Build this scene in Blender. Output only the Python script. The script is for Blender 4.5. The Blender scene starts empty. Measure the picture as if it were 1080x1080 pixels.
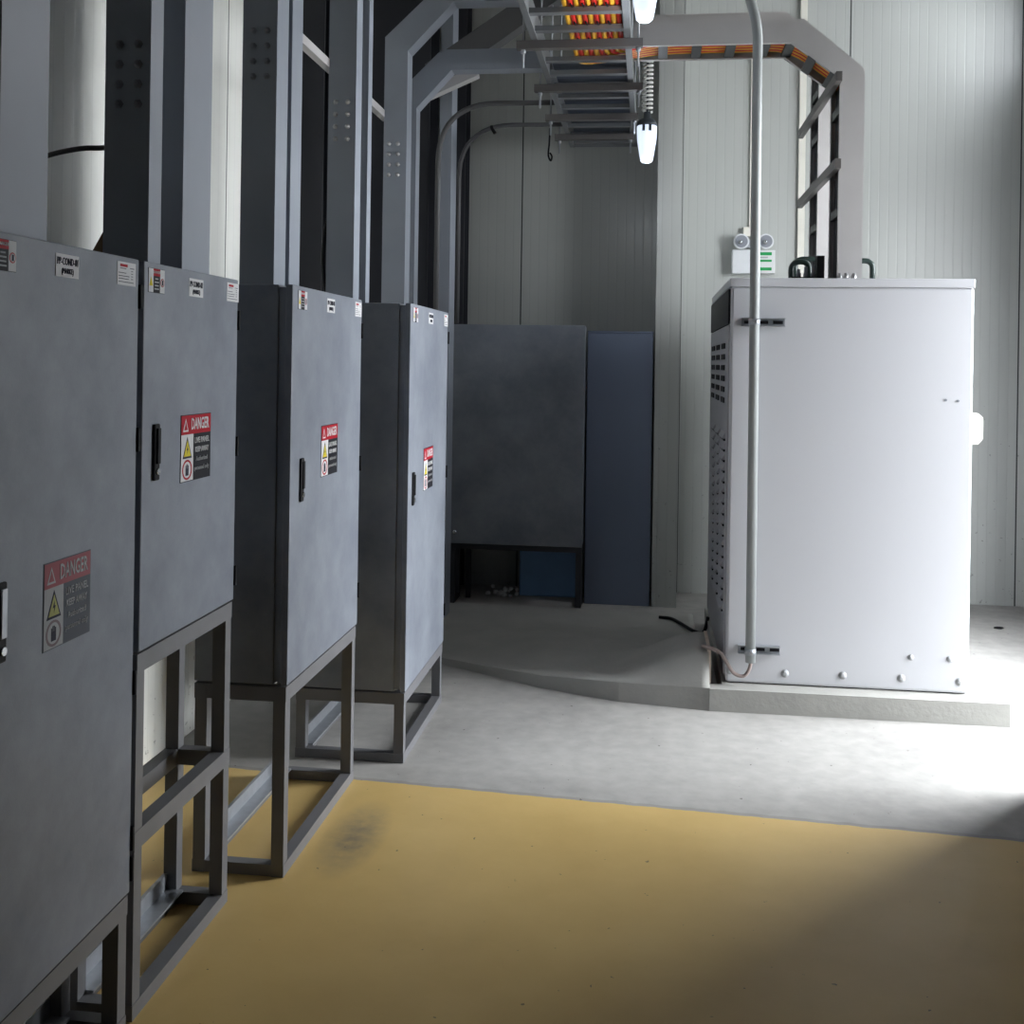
import bpy, bmesh, math, random
from mathutils import Vector, Matrix
random.seed(7)
C = bpy.context.scene.collection

# ------------------------------------------------------------------ camera
cam_d = bpy.data.cameras.new('camera'); cam = bpy.data.objects.new('camera', cam_d); C.objects.link(cam)
cam_d.sensor_width = 36; cam_d.sensor_fit = 'HORIZONTAL'
cam_d.lens = 36 * 1150 / 1080
cam_d.shift_y = -(540 - 382.8) / 1080
cam_d.clip_start = 0.05
cam.matrix_world = (Matrix.Translation((0, 0, 1.55)) @ Matrix.Rotation(math.radians(7.187), 4, 'Z')
                    @ Matrix.Rotation(math.radians(90), 4, 'X') @ Matrix.Rotation(math.atan(0.015), 4, 'Z'))
bpy.context.scene.camera = cam

# ------------------------------------------------------------------ world, daylight, exposure
SKY = 26.0
w = bpy.data.worlds.new('world'); bpy.context.scene.world = w; w.use_nodes = True
bg = w.node_tree.nodes['Background']
bg.inputs[0].default_value = (0.92, 0.96, 1.0, 1); bg.inputs[1].default_value = SKY
vs = bpy.context.scene.view_settings
vs.view_transform = 'Standard'; vs.look = 'None'; vs.gamma = 1; vs.use_curve_mapping = False
vs.exposure = 0.0
# openings that let the daylight in: (wall opening y0, y1, z0, z1) in the right wall
RX = 2.55
DOOR = (4.26, 5.66, 0.0, 3.0)
HIGH = (6.0, 7.1, 3.6, 4.2)
def portal(y0, y1, z0, z1):
    l = bpy.data.lights.new('daylight_portal', 'AREA'); l.shape = 'RECTANGLE'
    l.size = y1 - y0; l.size_y = z1 - z0; l.cycles.is_portal = True
    o = bpy.data.objects.new('daylight_portal', l); C.objects.link(o)
    o.matrix_world = Matrix.Translation((RX + 0.12, (y0 + y1) / 2, (z0 + z1) / 2)) @ Matrix(((0, 0, 1, 0), (1, 0, 0, 0), (0, 1, 0, 0), (0, 0, 0, 1)))
portal(*DOOR); portal(*HIGH)

# ------------------------------------------------------------------ materials
def mat(name, col, rough=0.5, metal=0.0, noise=None, bump=None, spec=0.5, coat=0.0):
    m = bpy.data.materials.new(name); m.use_nodes = True
    nt = m.node_tree; b = nt.nodes['Principled BSDF']
    b.inputs['Base Color'].default_value = (*col, 1); b.inputs['Roughness'].default_value = rough
    b.inputs['Metallic'].default_value = metal
    b.inputs['Specular IOR Level'].default_value = spec
    b.inputs['Coat Weight'].default_value = coat
    tc = nt.nodes.new('ShaderNodeTexCoord')
    ns = noise or (8.0, 0.10)
    n = nt.nodes.new('ShaderNodeTexNoise'); n.inputs['Scale'].default_value = ns[0]; n.inputs['Detail'].default_value = 6
    nt.links.new(tc.outputs['Object'], n.inputs['Vector'])
    mx = nt.nodes.new('ShaderNodeMix'); mx.data_type = 'RGBA'
    a = ns[1]
    mx.inputs['A'].default_value = (*[c * (1 - a) for c in col], 1); mx.inputs['B'].default_value = (*[min(1, c * (1 + a)) for c in col], 1)
    nt.links.new(n.outputs['Fac'], mx.inputs['Factor']); nt.links.new(mx.outputs['Result'], b.inputs['Base Color'])
    if bump:
        n2 = nt.nodes.new('ShaderNodeTexNoise'); n2.inputs['Scale'].default_value = bump[0]; n2.inputs['Detail'].default_value = 4
        nt.links.new(tc.outputs['Object'], n2.inputs['Vector'])
        bp = nt.nodes.new('ShaderNodeBump'); bp.inputs['Strength'].default_value = bump[1]; bp.inputs['Distance'].default_value = 0.004
        nt.links.new(n2.outputs['Fac'], bp.inputs['Height']); nt.links.new(bp.outputs['Normal'], b.inputs['Normal'])
    return m

def N(nt, t, **kw):
    n = nt.nodes.new(t)
    for k, v in kw.items():
        if k in n.inputs: n.inputs[k].default_value = v
        else: setattr(n, k, v)
    return n

def math_n(nt, op, a, b=None, c=None):
    n = nt.nodes.new('ShaderNodeMath'); n.operation = op
    for i, v in enumerate((a, b, c)):
        if v is None: continue
        if isinstance(v, (int, float)): n.inputs[i].default_value = v
        else: nt.links.new(v, n.inputs[i])
    return n.outputs[0]

def cabinet_paint():
    # grey powder coat with dusty, cloudy wear
    m = bpy.data.materials.new('grey_powder_coat'); m.use_nodes = True; nt = m.node_tree; b = nt.nodes['Principled BSDF']
    tc = N(nt, 'ShaderNodeTexCoord')
    n1 = N(nt, 'ShaderNodeTexNoise', Scale=3.0, Detail=8.0, Roughness=0.65)
    n2 = N(nt, 'ShaderNodeTexNoise', Scale=260.0, Detail=2.0)
    for n in (n1, n2): nt.links.new(tc.outputs['Object'], n.inputs['Vector'])
    r = N(nt, 'ShaderNodeValToRGB')
    r.color_ramp.elements[0].position = 0.35; r.color_ramp.elements[0].color = (0.170, 0.188, 0.228, 1)
    r.color_ramp.elements[1].position = 0.70; r.color_ramp.elements[1].color = (0.290, 0.315, 0.360, 1)
    nt.links.new(n1.outputs['Fac'], r.inputs['Fac'])
    nt.links.new(r.outputs['Color'], b.inputs['Base Color'])
    b.inputs['Roughness'].default_value = 0.42
    bp = N(nt, 'ShaderNodeBump', Strength=0.25, Distance=0.001)
    nt.links.new(n2.outputs['Fac'], bp.inputs['Height']); nt.links.new(bp.outputs['Normal'], b.inputs['Normal'])
    return m

def wall_panel(name, axis, off, pitch, col=(0.50, 0.52, 0.50), curve=0.0):
    # sandwich panel: fine vertical ribs, dark joints every panel, dirt near the floor
    m = bpy.data.materials.new(name); m.use_nodes = True; nt = m.node_tree; b = nt.nodes['Principled BSDF']
    g = N(nt, 'ShaderNodeNewGeometry'); sep = N(nt, 'ShaderNodeSeparateXYZ'); nt.links.new(g.outputs['Position'], sep.inputs[0])
    u = sep.outputs[axis]; z = sep.outputs['Z']
    s = math_n(nt, 'SUBTRACT', u, off); s = math_n(nt, 'ADD', s, pitch * 20 + pitch / 2)
    f = math_n(nt, 'MODULO', s, pitch); d = math_n(nt, 'ABSOLUTE', math_n(nt, 'SUBTRACT', f, pitch / 2))
    joint = math_n(nt, 'LESS_THAN', d, 0.0045)
    rib = math_n(nt, 'MODULO', s, 0.06); rd = math_n(nt, 'ABSOLUTE', math_n(nt, 'SUBTRACT', rib, 0.03))
    groove = math_n(nt, 'SMOOTH_MIN', rd, 0.006, 0.004)
    ribh = math_n(nt, 'MULTIPLY', groove, 1.0)
    no = N(nt, 'ShaderNodeTexNoise', Scale=1.2, Detail=5.0); nt.links.new(g.outputs['Position'], no.inputs['Vector'])
    mx = N(nt, 'ShaderNodeMix', data_type='RGBA'); mx.inputs['A'].default_value = (*[c * 0.90 for c in col], 1); mx.inputs['B'].default_value = (*[c * 1.08 for c in col], 1)
    nt.links.new(no.outputs['Fac'], mx.inputs['Factor'])
    # thin rib lines slightly darker
    line = math_n(nt, 'MULTIPLY', math_n(nt, 'LESS_THAN', rd, 0.003), 0.07)
    m2 = N(nt, 'ShaderNodeMix', data_type='RGBA'); nt.links.new(line, m2.inputs['Factor']); nt.links.new(mx.outputs['Result'], m2.inputs['A']); m2.inputs['B'].default_value = (0.15, 0.16, 0.16, 1)
    # specks and dirt: denser low down
    vo = N(nt, 'ShaderNodeTexNoise', Scale=28.0, Detail=3.0, Roughness=0.7); nt.links.new(g.outputs['Position'], vo.inputs['Vector'])
    thr = math_n(nt, 'MULTIPLY_ADD', z, 0.05, 0.66)
    sp = math_n(nt, 'MULTIPLY', math_n(nt, 'GREATER_THAN', vo.outputs['Fac'], thr), 0.55)
    m3 = N(nt, 'ShaderNodeMix', data_type='RGBA'); nt.links.new(sp, m3.inputs['Factor']); nt.links.new(m2.outputs['Result'], m3.inputs['A']); m3.inputs['B'].default_value = (0.12, 0.12, 0.11, 1)
    m4 = N(nt, 'ShaderNodeMix', data_type='RGBA'); nt.links.new(joint, m4.inputs['Factor']); nt.links.new(m3.outputs['Result'], m4.inputs['A']); m4.inputs['B'].default_value = (0.03, 0.035, 0.035, 1)
    nt.links.new(m4.outputs['Result'], b.inputs['Base Color'])
    b.inputs['Roughness'].default_value = 0.33
    big = math_n(nt, 'SINE', math_n(nt, 'MULTIPLY', s, 2 * math.pi / (pitch / 3)))
    h = math_n(nt, 'MULTIPLY_ADD', big, 0.006 * (1 + curve), ribh)
    bp = N(nt, 'ShaderNodeBump', Strength=0.22, Distance=0.5); nt.links.new(h, bp.inputs['Height']); nt.links.new(bp.outputs['Normal'], b.inputs['Normal'])
    return m

def floor_material():
    m = bpy.data.materials.new('painted_floor'); m.use_nodes = True; nt = m.node_tree; b = nt.nodes['Principled BSDF']
    g = N(nt, 'ShaderNodeNewGeometry'); sep = N(nt, 'ShaderNodeSeparateXYZ'); nt.links.new(g.outputs['Position'], sep.inputs[0])
    n1 = N(nt, 'ShaderNodeTexNoise', Scale=1.6, Detail=9.0, Roughness=0.6); n2 = N(nt, 'ShaderNodeTexNoise', Scale=14.0, Detail=6.0)
    n3 = N(nt, 'ShaderNodeTexNoise', Scale=38.0, Detail=2.0, Roughness=0.5)
    for n in (n1, n2, n3): nt.links.new(g.outputs['Position'], n.inputs['Vector'])
    yel = N(nt, 'ShaderNodeValToRGB'); yel.color_ramp.elements[0].position = 0.3; yel.color_ramp.elements[1].position = 0.75
    yel.color_ramp.elements[0].color = (0.66, 0.455, 0.165, 1); yel.color_ramp.elements[1].color = (0.80, 0.57, 0.225, 1)
    nt.links.new(n1.outputs['Fac'], yel.inputs['Fac'])
    con = N(nt, 'ShaderNodeValToRGB'); con.color_ramp.elements[0].position = 0.3; con.color_ramp.elements[1].position = 0.75
    con.color_ramp.elements[0].color = (0.32, 0.31, 0.295, 1); con.color_ramp.elements[1].color = (0.52, 0.505, 0.48, 1)
    mixn = math_n(nt, 'ADD', math_n(nt, 'MULTIPLY', n1.outputs['Fac'], 0.6), math_n(nt, 'MULTIPLY', n2.outputs['Fac'], 0.4))
    nt.links.new(mixn, con.inputs['Fac'])
    # line between paint and bare concrete
    line = math_n(nt, 'ADD', sep.outputs['Y'], math_n(nt, 'MULTIPLY', sep.outputs['X'], 0.070))
    wob = math_n(nt, 'MULTIPLY', math_n(nt, 'SUBTRACT', n2.outputs['Fac'], 0.5), 0.02)
    e = math_n(nt, 'SUBTRACT', math_n(nt, 'ADD', line, wob), 3.860)
    isc = math_n(nt, 'GREATER_THAN', e, 0.0)
    mx = N(nt, 'ShaderNodeMix', data_type='RGBA'); nt.links.new(isc, mx.inputs['Factor']); nt.links.new(yel.outputs['Color'], mx.inputs['A']); nt.links.new(con.outputs['Color'], mx.inputs['B'])
    ed = math_n(nt, 'MULTIPLY', math_n(nt, 'LESS_THAN', math_n(nt, 'ABSOLUTE', math_n(nt, 'SUBTRACT', e, 0.012)), 0.012), 0.35)
    m1 = N(nt, 'ShaderNodeMix', data_type='RGBA'); nt.links.new(ed, m1.inputs['Factor']); nt.links.new(mx.outputs['Result'], m1.inputs['A']); m1.inputs['B'].default_value = (0.2, 0.19, 0.16, 1)
    sp = math_n(nt, 'MULTIPLY', math_n(nt, 'GREATER_THAN', n3.outputs['Fac'], 0.745), 0.7)
    m2 = N(nt, 'ShaderNodeMix', data_type='RGBA'); nt.links.new(sp, m2.inputs['Factor']); nt.links.new(m1.outputs['Result'], m2.inputs['A']); m2.inputs['B'].default_value = (0.07, 0.06, 0.05, 1)
    # grey scuffed patch beside the third cabinet stand
    vm = N(nt, 'ShaderNodeVectorMath', operation='SUBTRACT'); nt.links.new(g.outputs['Position'], vm.inputs[0]); vm.inputs[1].default_value = (-0.93, 3.46, 0)
    vm2 = N(nt, 'ShaderNodeVectorMath', operation='MULTIPLY'); nt.links.new(vm.outputs[0], vm2.inputs[0]); vm2.inputs[1].default_value = (9.0, 3.2, 1)
    vl = N(nt, 'ShaderNodeVectorMath', operation='LENGTH'); nt.links.new(vm2.outputs[0], vl.inputs[0])
    fall = math_n(nt, 'MAXIMUM', math_n(nt, 'SUBTRACT', 1.0, vl.outputs['Value']), 0.0)
    n4 = N(nt, 'ShaderNodeTexNoise', Scale=22.0, Detail=5.0); nt.links.new(g.outputs['Position'], n4.inputs['Vector'])
    sc = math_n(nt, 'MINIMUM', math_n(nt, 'MULTIPLY', math_n(nt, 'MULTIPLY', fall, n4.outputs['Fac']), 1.4), 0.7)
    m5 = N(nt, 'ShaderNodeMix', data_type='RGBA'); nt.links.new(sc, m5.inputs['Factor']); nt.links.new(m2.outputs['Result'], m5.inputs['A']); m5.inputs['B'].default_value = (0.16, 0.16, 0.15, 1)
    nt.links.new(m5.outputs['Result'], b.inputs['Base Color'])
    rg = math_n(nt, 'MULTIPLY_ADD', isc, 0.30, 0.48); nt.links.new(rg, b.inputs['Roughness'])
    bp = N(nt, 'ShaderNodeBump', Strength=0.25, Distance=0.004); nt.links.new(n2.outputs['Fac'], bp.inputs['Height']); nt.links.new(bp.outputs['Normal'], b.inputs['Normal'])
    return m

def emis(name, col, s, base=(0.9, 0.9, 0.9)):
    m = mat(name, base, 0.3); b = m.node_tree.nodes['Principled BSDF']
    b.inputs['Emission Color'].default_value = (*col, 1); b.inputs['Emission Strength'].default_value = s
    return m

M = {}
M['paint'] = cabinet_paint()
M['frame'] = mat('grey_stand_steel', (0.17, 0.17, 0.18), 0.45, 0.0, (12, .15))
M['duct'] = mat('blue_grey_duct', (0.30, 0.33, 0.38), 0.38, 0.0, (6, .10))
M['ductdark'] = mat('dark_grey_duct', (0.12, 0.12, 0.125), 0.5)
M['black'] = mat('black_plastic', (0.015, 0.015, 0.017), 0.45, spec=0.12)
M['hinge'] = mat('black_hinge', (0.01, 0.01, 0.012), 0.5, spec=0.12)
M['silver'] = mat('silver_latch', (0.6, 0.62, 0.63), 0.25, 0.9)
M['galv'] = mat('galvanised_steel', (0.42, 0.44, 0.47), 0.4, 0.6, (30, .2))
M['bolt'] = mat('zinc_bolt', (0.45, 0.45, 0.46), 0.4, 0.8)
M['galvmatt'] = mat('dull_washer', (0.42, 0.43, 0.44), 0.6)
M['boltdark'] = mat('dark_bolt', (0.26, 0.275, 0.31), 0.4)
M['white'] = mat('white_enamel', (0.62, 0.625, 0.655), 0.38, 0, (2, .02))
M['whiteshade'] = mat('shaded_white_sheet', (0.40, 0.40, 0.42), 0.45)  # white sheet of the shaded left side, shade mixed into its colour
M['rail'] = mat('light_tray_paint', (0.50, 0.485, 0.48), 0.4, 0, (7, .08))
M['rung'] = mat('dark_rung_steel', (0.018, 0.02, 0.022), 0.45)
M['brownbar'] = mat('dull_strut_steel', (0.14, 0.13, 0.125), 0.5, 0.2)
M['ladder'] = mat('ladder_steel', (0.24, 0.25, 0.26), 0.4, 0.4)
M['cover'] = mat('blue_grey_cover', (0.06, 0.075, 0.11), 0.5)
M['orange'] = mat('orange_cable_sheath', (0.98, 0.50, 0.04), 0.4)
M['red'] = mat('red_cable_sheath', (0.70, 0.03, 0.02), 0.4)
M['pipe'] = mat('grey_plastic_conduit', (0.33, 0.35, 0.35), 0.4)
M['cream'] = mat('cream_plastic', (0.78, 0.76, 0.68), 0.45)
M['wplastic'] = mat('white_plastic', (0.72, 0.74, 0.76), 0.4)
M['lampbody'] = mat('lamp_socket_dark', (0.05, 0.06, 0.07), 0.4)
M['lampglow'] = emis('lit_lamp_diffuser', (0.72, 0.82, 1.0), 1.05, (0.6, 0.65, 0.7))
M['coil'] = mat('clear_spiral_wrap', (0.75, 0.75, 0.73), 0.35)
M['green'] = mat('green_print', (0.0, 0.30, 0.07), 0.5)
M['signwhite'] = mat('sticker_white', (0.72, 0.72, 0.73), 0.45, 0, (5, .02), spec=0.12)
M['signred'] = mat('sticker_red', (0.42, 0.012, 0.025), 0.45, spec=0.12)
M['signblack'] = mat('sticker_black', (0.02, 0.02, 0.025), 0.45, spec=0.12)
M['fadedred'] = mat('faded_sticker_red', (0.36, 0.13, 0.145), 0.55, spec=0.12)
M['fadedring'] = mat('faded_ring_print', (0.24, 0.19, 0.20), 0.55, spec=.12)
M['fadedblack'] = mat('faded_sticker_grey', (0.12, 0.13, 0.15), 0.55, spec=0.12)
M['fadedwhite'] = mat('faded_sticker_white', (0.42, 0.43, 0.44), 0.55, spec=0.12)
M['yellow'] = mat('sticker_yellow', (0.75, 0.62, 0.04), 0.5, spec=0.12)
M['fadedyellow'] = mat('faded_sticker_yellow', (0.42, 0.42, 0.16), 0.5, spec=0.12)
M['ink'] = mat('dark_ink', (0.04, 0.04, 0.06), 0.6, spec=0.12)
M['blue'] = mat('blue_plastic', (0.16, 0.30, 0.52), 0.5)
M['bluegrey'] = mat('blue_grey_sheet', (0.17, 0.205, 0.29), 0.5, 0, (2, .08))
M['concrete'] = mat('rough_concrete', (0.40, 0.395, 0.37), 0.85, 0, (6, .16), (40, .5))
M['brick'] = mat('beige_mortar', (0.60, 0.50, 0.42), 0.9, 0, (30, .2), (60, .5))
M['brown'] = mat('brown_cable_sheath', (0.34, 0.27, 0.25), 0.5)
M['hose'] = mat('dark_green_hose', (0.02, 0.035, 0.03), 0.35)
M['dust'] = mat('crumpled_film', (0.7, 0.7, 0.7), 0.4)
M['darksteel'] = mat('dark_structural_steel', (0.03, 0.032, 0.04), 0.6)
M['ceil'] = mat('ceiling_sheet', (0.10, 0.10, 0.105), 0.6)
M['dimwall'] = mat('inner_wall', (0.07, 0.07, 0.075), 0.7)
M['ground'] = mat('outside_concrete', (0.42, 0.41, 0.39), 0.9)
M['greenwire'] = mat('green_cord', (0.05, 0.10, 0.08), 0.5)
M['oldbrown'] = mat('brown_cardboard', (0.16, 0.10, 0.05), 0.8)

# ------------------------------------------------------------------ mesh helpers
def box(bm, x0, x1, y0, y1, z0, z1, bev=0.0):
    r = bmesh.ops.create_cube(bm, size=1)
    for v in r['verts']:
        v.co = Vector(((x0 + x1) / 2 + v.co.x * (x1 - x0), (y0 + y1) / 2 + v.co.y * (y1 - y0), (z0 + z1) / 2 + v.co.z * (z1 - z0)))
    if bev > 0:
        es = list({e for v in r['verts'] for e in v.link_edges})
        bmesh.ops.bevel(bm, geom=es, offset=bev, segments=2, affect='EDGES', profile=0.5)
    return bm

def prism_y(bm, pts, y0, y1):          # polygon in XZ, extruded along Y
    a = [bm.verts.new((x, y0, z)) for x, z in pts]; b = [bm.verts.new((x, y1, z)) for x, z in pts]
    n = len(pts)
    bm.faces.new(a); bm.faces.new(b[::-1])
    for i in range(n): bm.faces.new((a[i], b[i], b[(i + 1) % n], a[(i + 1) % n]))
    return bm

def prism_x(bm, pts, x0, x1):          # polygon in YZ, extruded along X
    a = [bm.verts.new((x0, y, z)) for y, z in pts]; b = [bm.verts.new((x1, y, z)) for y, z in pts]
    n = len(pts)
    bm.faces.new(a[::-1]); bm.faces.new(b)
    for i in range(n): bm.faces.new((a[i], a[(i + 1) % n], b[(i + 1) % n], b[i]))
    return bm

def tube(bm, path, r, n=10, cap=True):
    P = [Vector(p) for p in path]; rings = []; up = None
    for i, p in enumerate(P):
        t = (P[min(i + 1, len(P) - 1)] - P[max(i - 1, 0)]).normalized()
        if up is None:
            up = Vector((0, 0, 1)) if abs(t.z) < 0.9 else Vector((1, 0, 0))
        a = (up - t * up.dot(t)).normalized(); b = t.cross(a); up = a
        rr = r[i] if isinstance(r, (list, tuple)) else r
        rings.append([bm.verts.new(p + (a * math.cos(k * 2 * math.pi / n) + b * math.sin(k * 2 * math.pi / n)) * rr) for k in range(n)])
    for i in range(len(rings) - 1):
        for k in range(n):
            f = bm.faces.new((rings[i][k], rings[i][(k + 1) % n], rings[i + 1][(k + 1) % n], rings[i + 1][k])); f.smooth = True
    if cap:
        bm.faces.new(rings[0][::-1]); bm.faces.new(rings[-1])
    return bm

def smooth_path(pts, rad, seg=6):      # round the corners of a polyline
    P = [Vector(p) for p in pts]; out = [P[0]]
    for i in range(1, len(P) - 1):
        a, b, c = P[i - 1], P[i], P[i + 1]
        d1 = (a - b); d2 = (c - b); r = min(rad, d1.length * 0.49, d2.length * 0.49)
        s = b + d1.normalized() * r; e = b + d2.normalized() * r
        for k in range(seg + 1):
            t = k / seg; out.append(s * (1 - t) ** 2 + b * 2 * t * (1 - t) + e * t * t)
    out.append(P[-1]); return out

def spline(pts, seg=8):
    P = [Vector(p) for p in pts]; P = [P[0] * 2 - P[1]] + P + [P[-1] * 2 - P[-2]]; out = []
    for i in range(1, len(P) - 2):
        for k in range(seg):
            t = k / seg; a, b, c, d = P[i - 1:i + 3]
            out.append(0.5 * (2 * b + (c - a) * t + (2 * a - 5 * b + 4 * c - d) * t * t + (3 * b - a - 3 * c + d) * t ** 3))
    out.append(P[-2]); return out

def lathe(bm, c, prof, n=20, axis='Z'):
    rings = []
    for r, h in prof:
        ring = []
        for k in range(n):
            a = 2 * math.pi * k / n
            q = {'Z': (r * math.cos(a), r * math.sin(a), h), 'Y': (r * math.cos(a), h, r * math.sin(a)), 'X': (h, r * math.cos(a), r * math.sin(a))}[axis]
            ring.append(bm.verts.new(Vector(c) + Vector(q)))
        rings.append(ring)
    for i in range(len(rings) - 1):
        for k in range(n):
            f = bm.faces.new((rings[i][k], rings[i][(k + 1) % n], rings[i + 1][(k + 1) % n], rings[i + 1][k])); f.smooth = True
    bm.faces.new(rings[0][::-1]); bm.faces.new(rings[-1])
    return bm

ORIG = {}
def tag(o, label=None, cat=None, group=None, kind=None):
    if label: o['label'] = label
    if cat: o['category'] = cat
    if group: o['group'] = group
    if kind: o['kind'] = kind
    return o

def link_mesh(name, me, m, parent=None, base=None):
    if m is not None:
        me.materials.clear(); me.materials.append(m)
    o = bpy.data.objects.new(name, me); C.objects.link(o)
    if parent is None:
        if base is None:
            xs = [v.co.x for v in me.vertices]; ys = [v.co.y for v in me.vertices]; zs = [v.co.z for v in me.vertices]
            base = Vector(((min(xs) + max(xs)) / 2, (min(ys) + max(ys)) / 2, min(zs)))
        base = Vector(base); o.location = base
    else:
        base = ORIG[parent.name]; o.parent = parent
    ORIG[o.name] = base
    me.transform(Matrix.Translation(-base))
    return o

def obj(name, bm, m, parent=None, base=None):
    bmesh.ops.recalc_face_normals(bm, faces=bm.faces)
    me = bpy.data.meshes.new(name); bm.to_mesh(me); bm.free()
    return link_mesh(name, me, m, parent, base)

def thing(name, loc, label, cat, group=None):
    o = bpy.data.objects.new(name, None); C.objects.link(o); o.location = loc; o.empty_display_size = 0.1
    ORIG[o.name] = Vector(loc)
    return tag(o, label, cat, group)

def struct(name, bm, m):
    return tag(obj(name, bm, m, None, (0, 0, 0)), kind='structure')

def nb(): return bmesh.new()
def B(*a, **k): return box(bmesh.new(), *a, **k)

def text_mesh(body, size, mat4, align='CENTER', sx=1.0, ext=0.0006, bold=0.0):
    cu = bpy.data.curves.new('t', 'FONT'); cu.body = body; cu.size = size; cu.align_x = align; cu.align_y = 'CENTER'
    cu.extrude = ext; cu.offset = bold; cu.resolution_u = 2
    o = bpy.data.objects.new('t', cu); C.objects.link(o)
    dg = bpy.context.evaluated_depsgraph_get()
    me = bpy.data.meshes.new_from_object(o.evaluated_get(dg))
    bpy.data.objects.remove(o); bpy.data.curves.remove(cu)
    me.transform(mat4 @ Matrix.Diagonal((sx, 1, 1, 1)))
    return me

def faceX(x, y, z):      # text frame on a surface facing +X
    return Matrix(((0, 0, 1, x), (1, 0, 0, y), (0, 1, 0, z), (0, 0, 0, 1)))

# ------------------------------------------------------------------ setting
LX, BY, FY, CZ = -1.865, 7.53, -3.0, 5.0
bm = B(LX - .1, RX + .15, FY, BY + .1, -0.1, 0.0); struct('floor', bm, floor_material())
wl = wall_panel('left_wall_panel', 'Y', 3.536, 1.08, (0.92, 0.92, 0.87), 2.0)
wb = wall_panel('back_wall_panel', 'X', 0.205, 1.10, (0.47, 0.485, 0.465))
struct('wall_left', B(LX - .1, LX, FY, BY, 0, CZ), wl)
struct('wall_back', B(LX - .1, RX + .2, BY, BY + .1, 0, CZ), wb)
struct('wall_front', B(LX - .1, RX + .2, FY - .1, FY, 0, CZ), M['dimwall'])
def wall_with_holes():
    bm = nb(); y0, y1, z0, z1 = DOOR; a0, a1, b0, b1 = HIGH; X0, X1 = RX, RX + .12
    box(bm, 1.47, X1, FY, 4.23, 0, CZ); box(bm, X0, X1, 4.23, y0, 0, b0); box(bm, X0, X1, y1, BY, 0, b0); box(bm, X0, X1, y0, y1, z1, b0)
    box(bm, X0, X1, 4.23, a0, b0, b1); box(bm, X0, X1, a1, BY, b0, b1); box(bm, X0, X1, 4.23, BY, b1, CZ)
    return bm
struct('wall_right', wall_with_holes(), M['dimwall'])
struct('ceiling', B(LX - .1, RX + .2, FY, BY, CZ, CZ + .1), M['ceil'])
# frames of the doorway and the high window
bm = nb(); y0, y1, z0, z1 = DOOR
box(bm, RX - .02, RX + .14, y0 - .06, y0, 0, z1); box(bm, RX - .02, RX + .14, y1, y1 + .06, 0, z1); box(bm, RX - .02, RX + .14, y0 - .06, y1 + .06, z1, z1 + .06)
struct('door_1', bm, M['galv'])
bm = nb(); y0, y1, z0, z1 = HIGH
box(bm, RX - .01, RX + .13, y0, y1, z0 - .04, z0); box(bm, RX - .01, RX + .13, y0, y1, z1, z1 + .04)
for q in (y0, (y0 + y1) / 2, y1): box(bm, RX - .01, RX + .13, q - .03, q + .03, z0, z1)
struct('window_1', bm, M['galv'])
struct('ground_outside', B(RX + .15, RX + 14, -6, 18, -0.12, -0.02), M['ground'])
# panel pilaster standing proud of the back wall
struct('trim_1', B(0.035, 0.192, 7.05, BY, 0, CZ), wb)

# concrete plinth and hump
bm = nb(); pts = [(.29, 4.972), (1.578, 4.972), (1.578, 6.65), (.350, 6.65), (.350, 5.055), (.29, 5.055)]
lo = [bm.verts.new((x, y, 0)) for x, y in pts]; hi = [bm.verts.new((x, y, .1)) for x, y in pts]
bm.faces.new(lo[::-1]); bm.faces.new(hi)
for i in range(6): bm.faces.new((lo[i], lo[(i + 1) % 6], hi[(i + 1) % 6], hi[i]))
tag(obj('concrete_plinth', bm, M['concrete']), 'low rectangular concrete plinth under the tall white cabinet', 'plinth')
def hump():
    bm = nb(); nx, ny = 44, 40; g = []
    fx = [(-1.34, 5.72, .012), (-1.02, 5.50, .028), (-.5, 5.19, .055), (-.13, 5.04, .085), (.29, 4.972, .1)]
    def front(x):
        for (a, ya, ha), (b, yb, hb) in zip(fx, fx[1:]):
            if x <= b + 1e-6:
                t = (x - a) / (b - a); return ya + (yb - ya) * t, ha + (hb - ha) * t
        return fx[-1][1:]
    sm = lambda t: (lambda u: u * u * (3 - 2 * u))(max(0, min(1, t)))
    for i in range(nx + 1):
        x = -1.34 + (1.63) * i / nx; yf, lip = front(x); row = []
        row.append((x, yf - 0.0, 0.0)); row.append((x, yf + .012, lip))
        for j in range(1, ny + 1):
            d = (j / ny) * (6.9 - yf)
            h = lip * (1 - sm((d - .5) / .9))
            h += 0.145 * sm(d / .13) * (1 - sm((d - .45) / .25)) * sm((x + .18) / .45)
            row.append((x, yf + d, max(h, 0.0005)))
        g.append(row)
    V = [[bm.verts.new(p) for p in row] for row in g]
    for i in range(nx):
        for j in range(len(V[0]) - 1):
            f = bm.faces.new((V[i][j], V[i + 1][j], V[i + 1][j + 1], V[i][j + 1])); f.smooth = j > 0
    last = V[-1]; base = [bm.verts.new((v.co.x, v.co.y, 0)) for v in last[1:]]
    bm.faces.new([last[0], last[1], base[0]])
    for j in range(1, len(last) - 1): bm.faces.new((last[j], last[j + 1], base[j], base[j - 1]))
    return bm
hp = tag(obj('concrete_ramp', hump(), M['concrete']), 'low curved concrete hump sweeping left from the plinth towards the grey cabinets', 'concrete ramp')
bm = nb()
prism_x(bm, [(5.058, .0), (5.062, .12), (5.10, .245), (5.45, .245), (5.50, .0)], .284, .300)
obj('mortar_edge', bm, M['brick'], hp)

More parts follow.
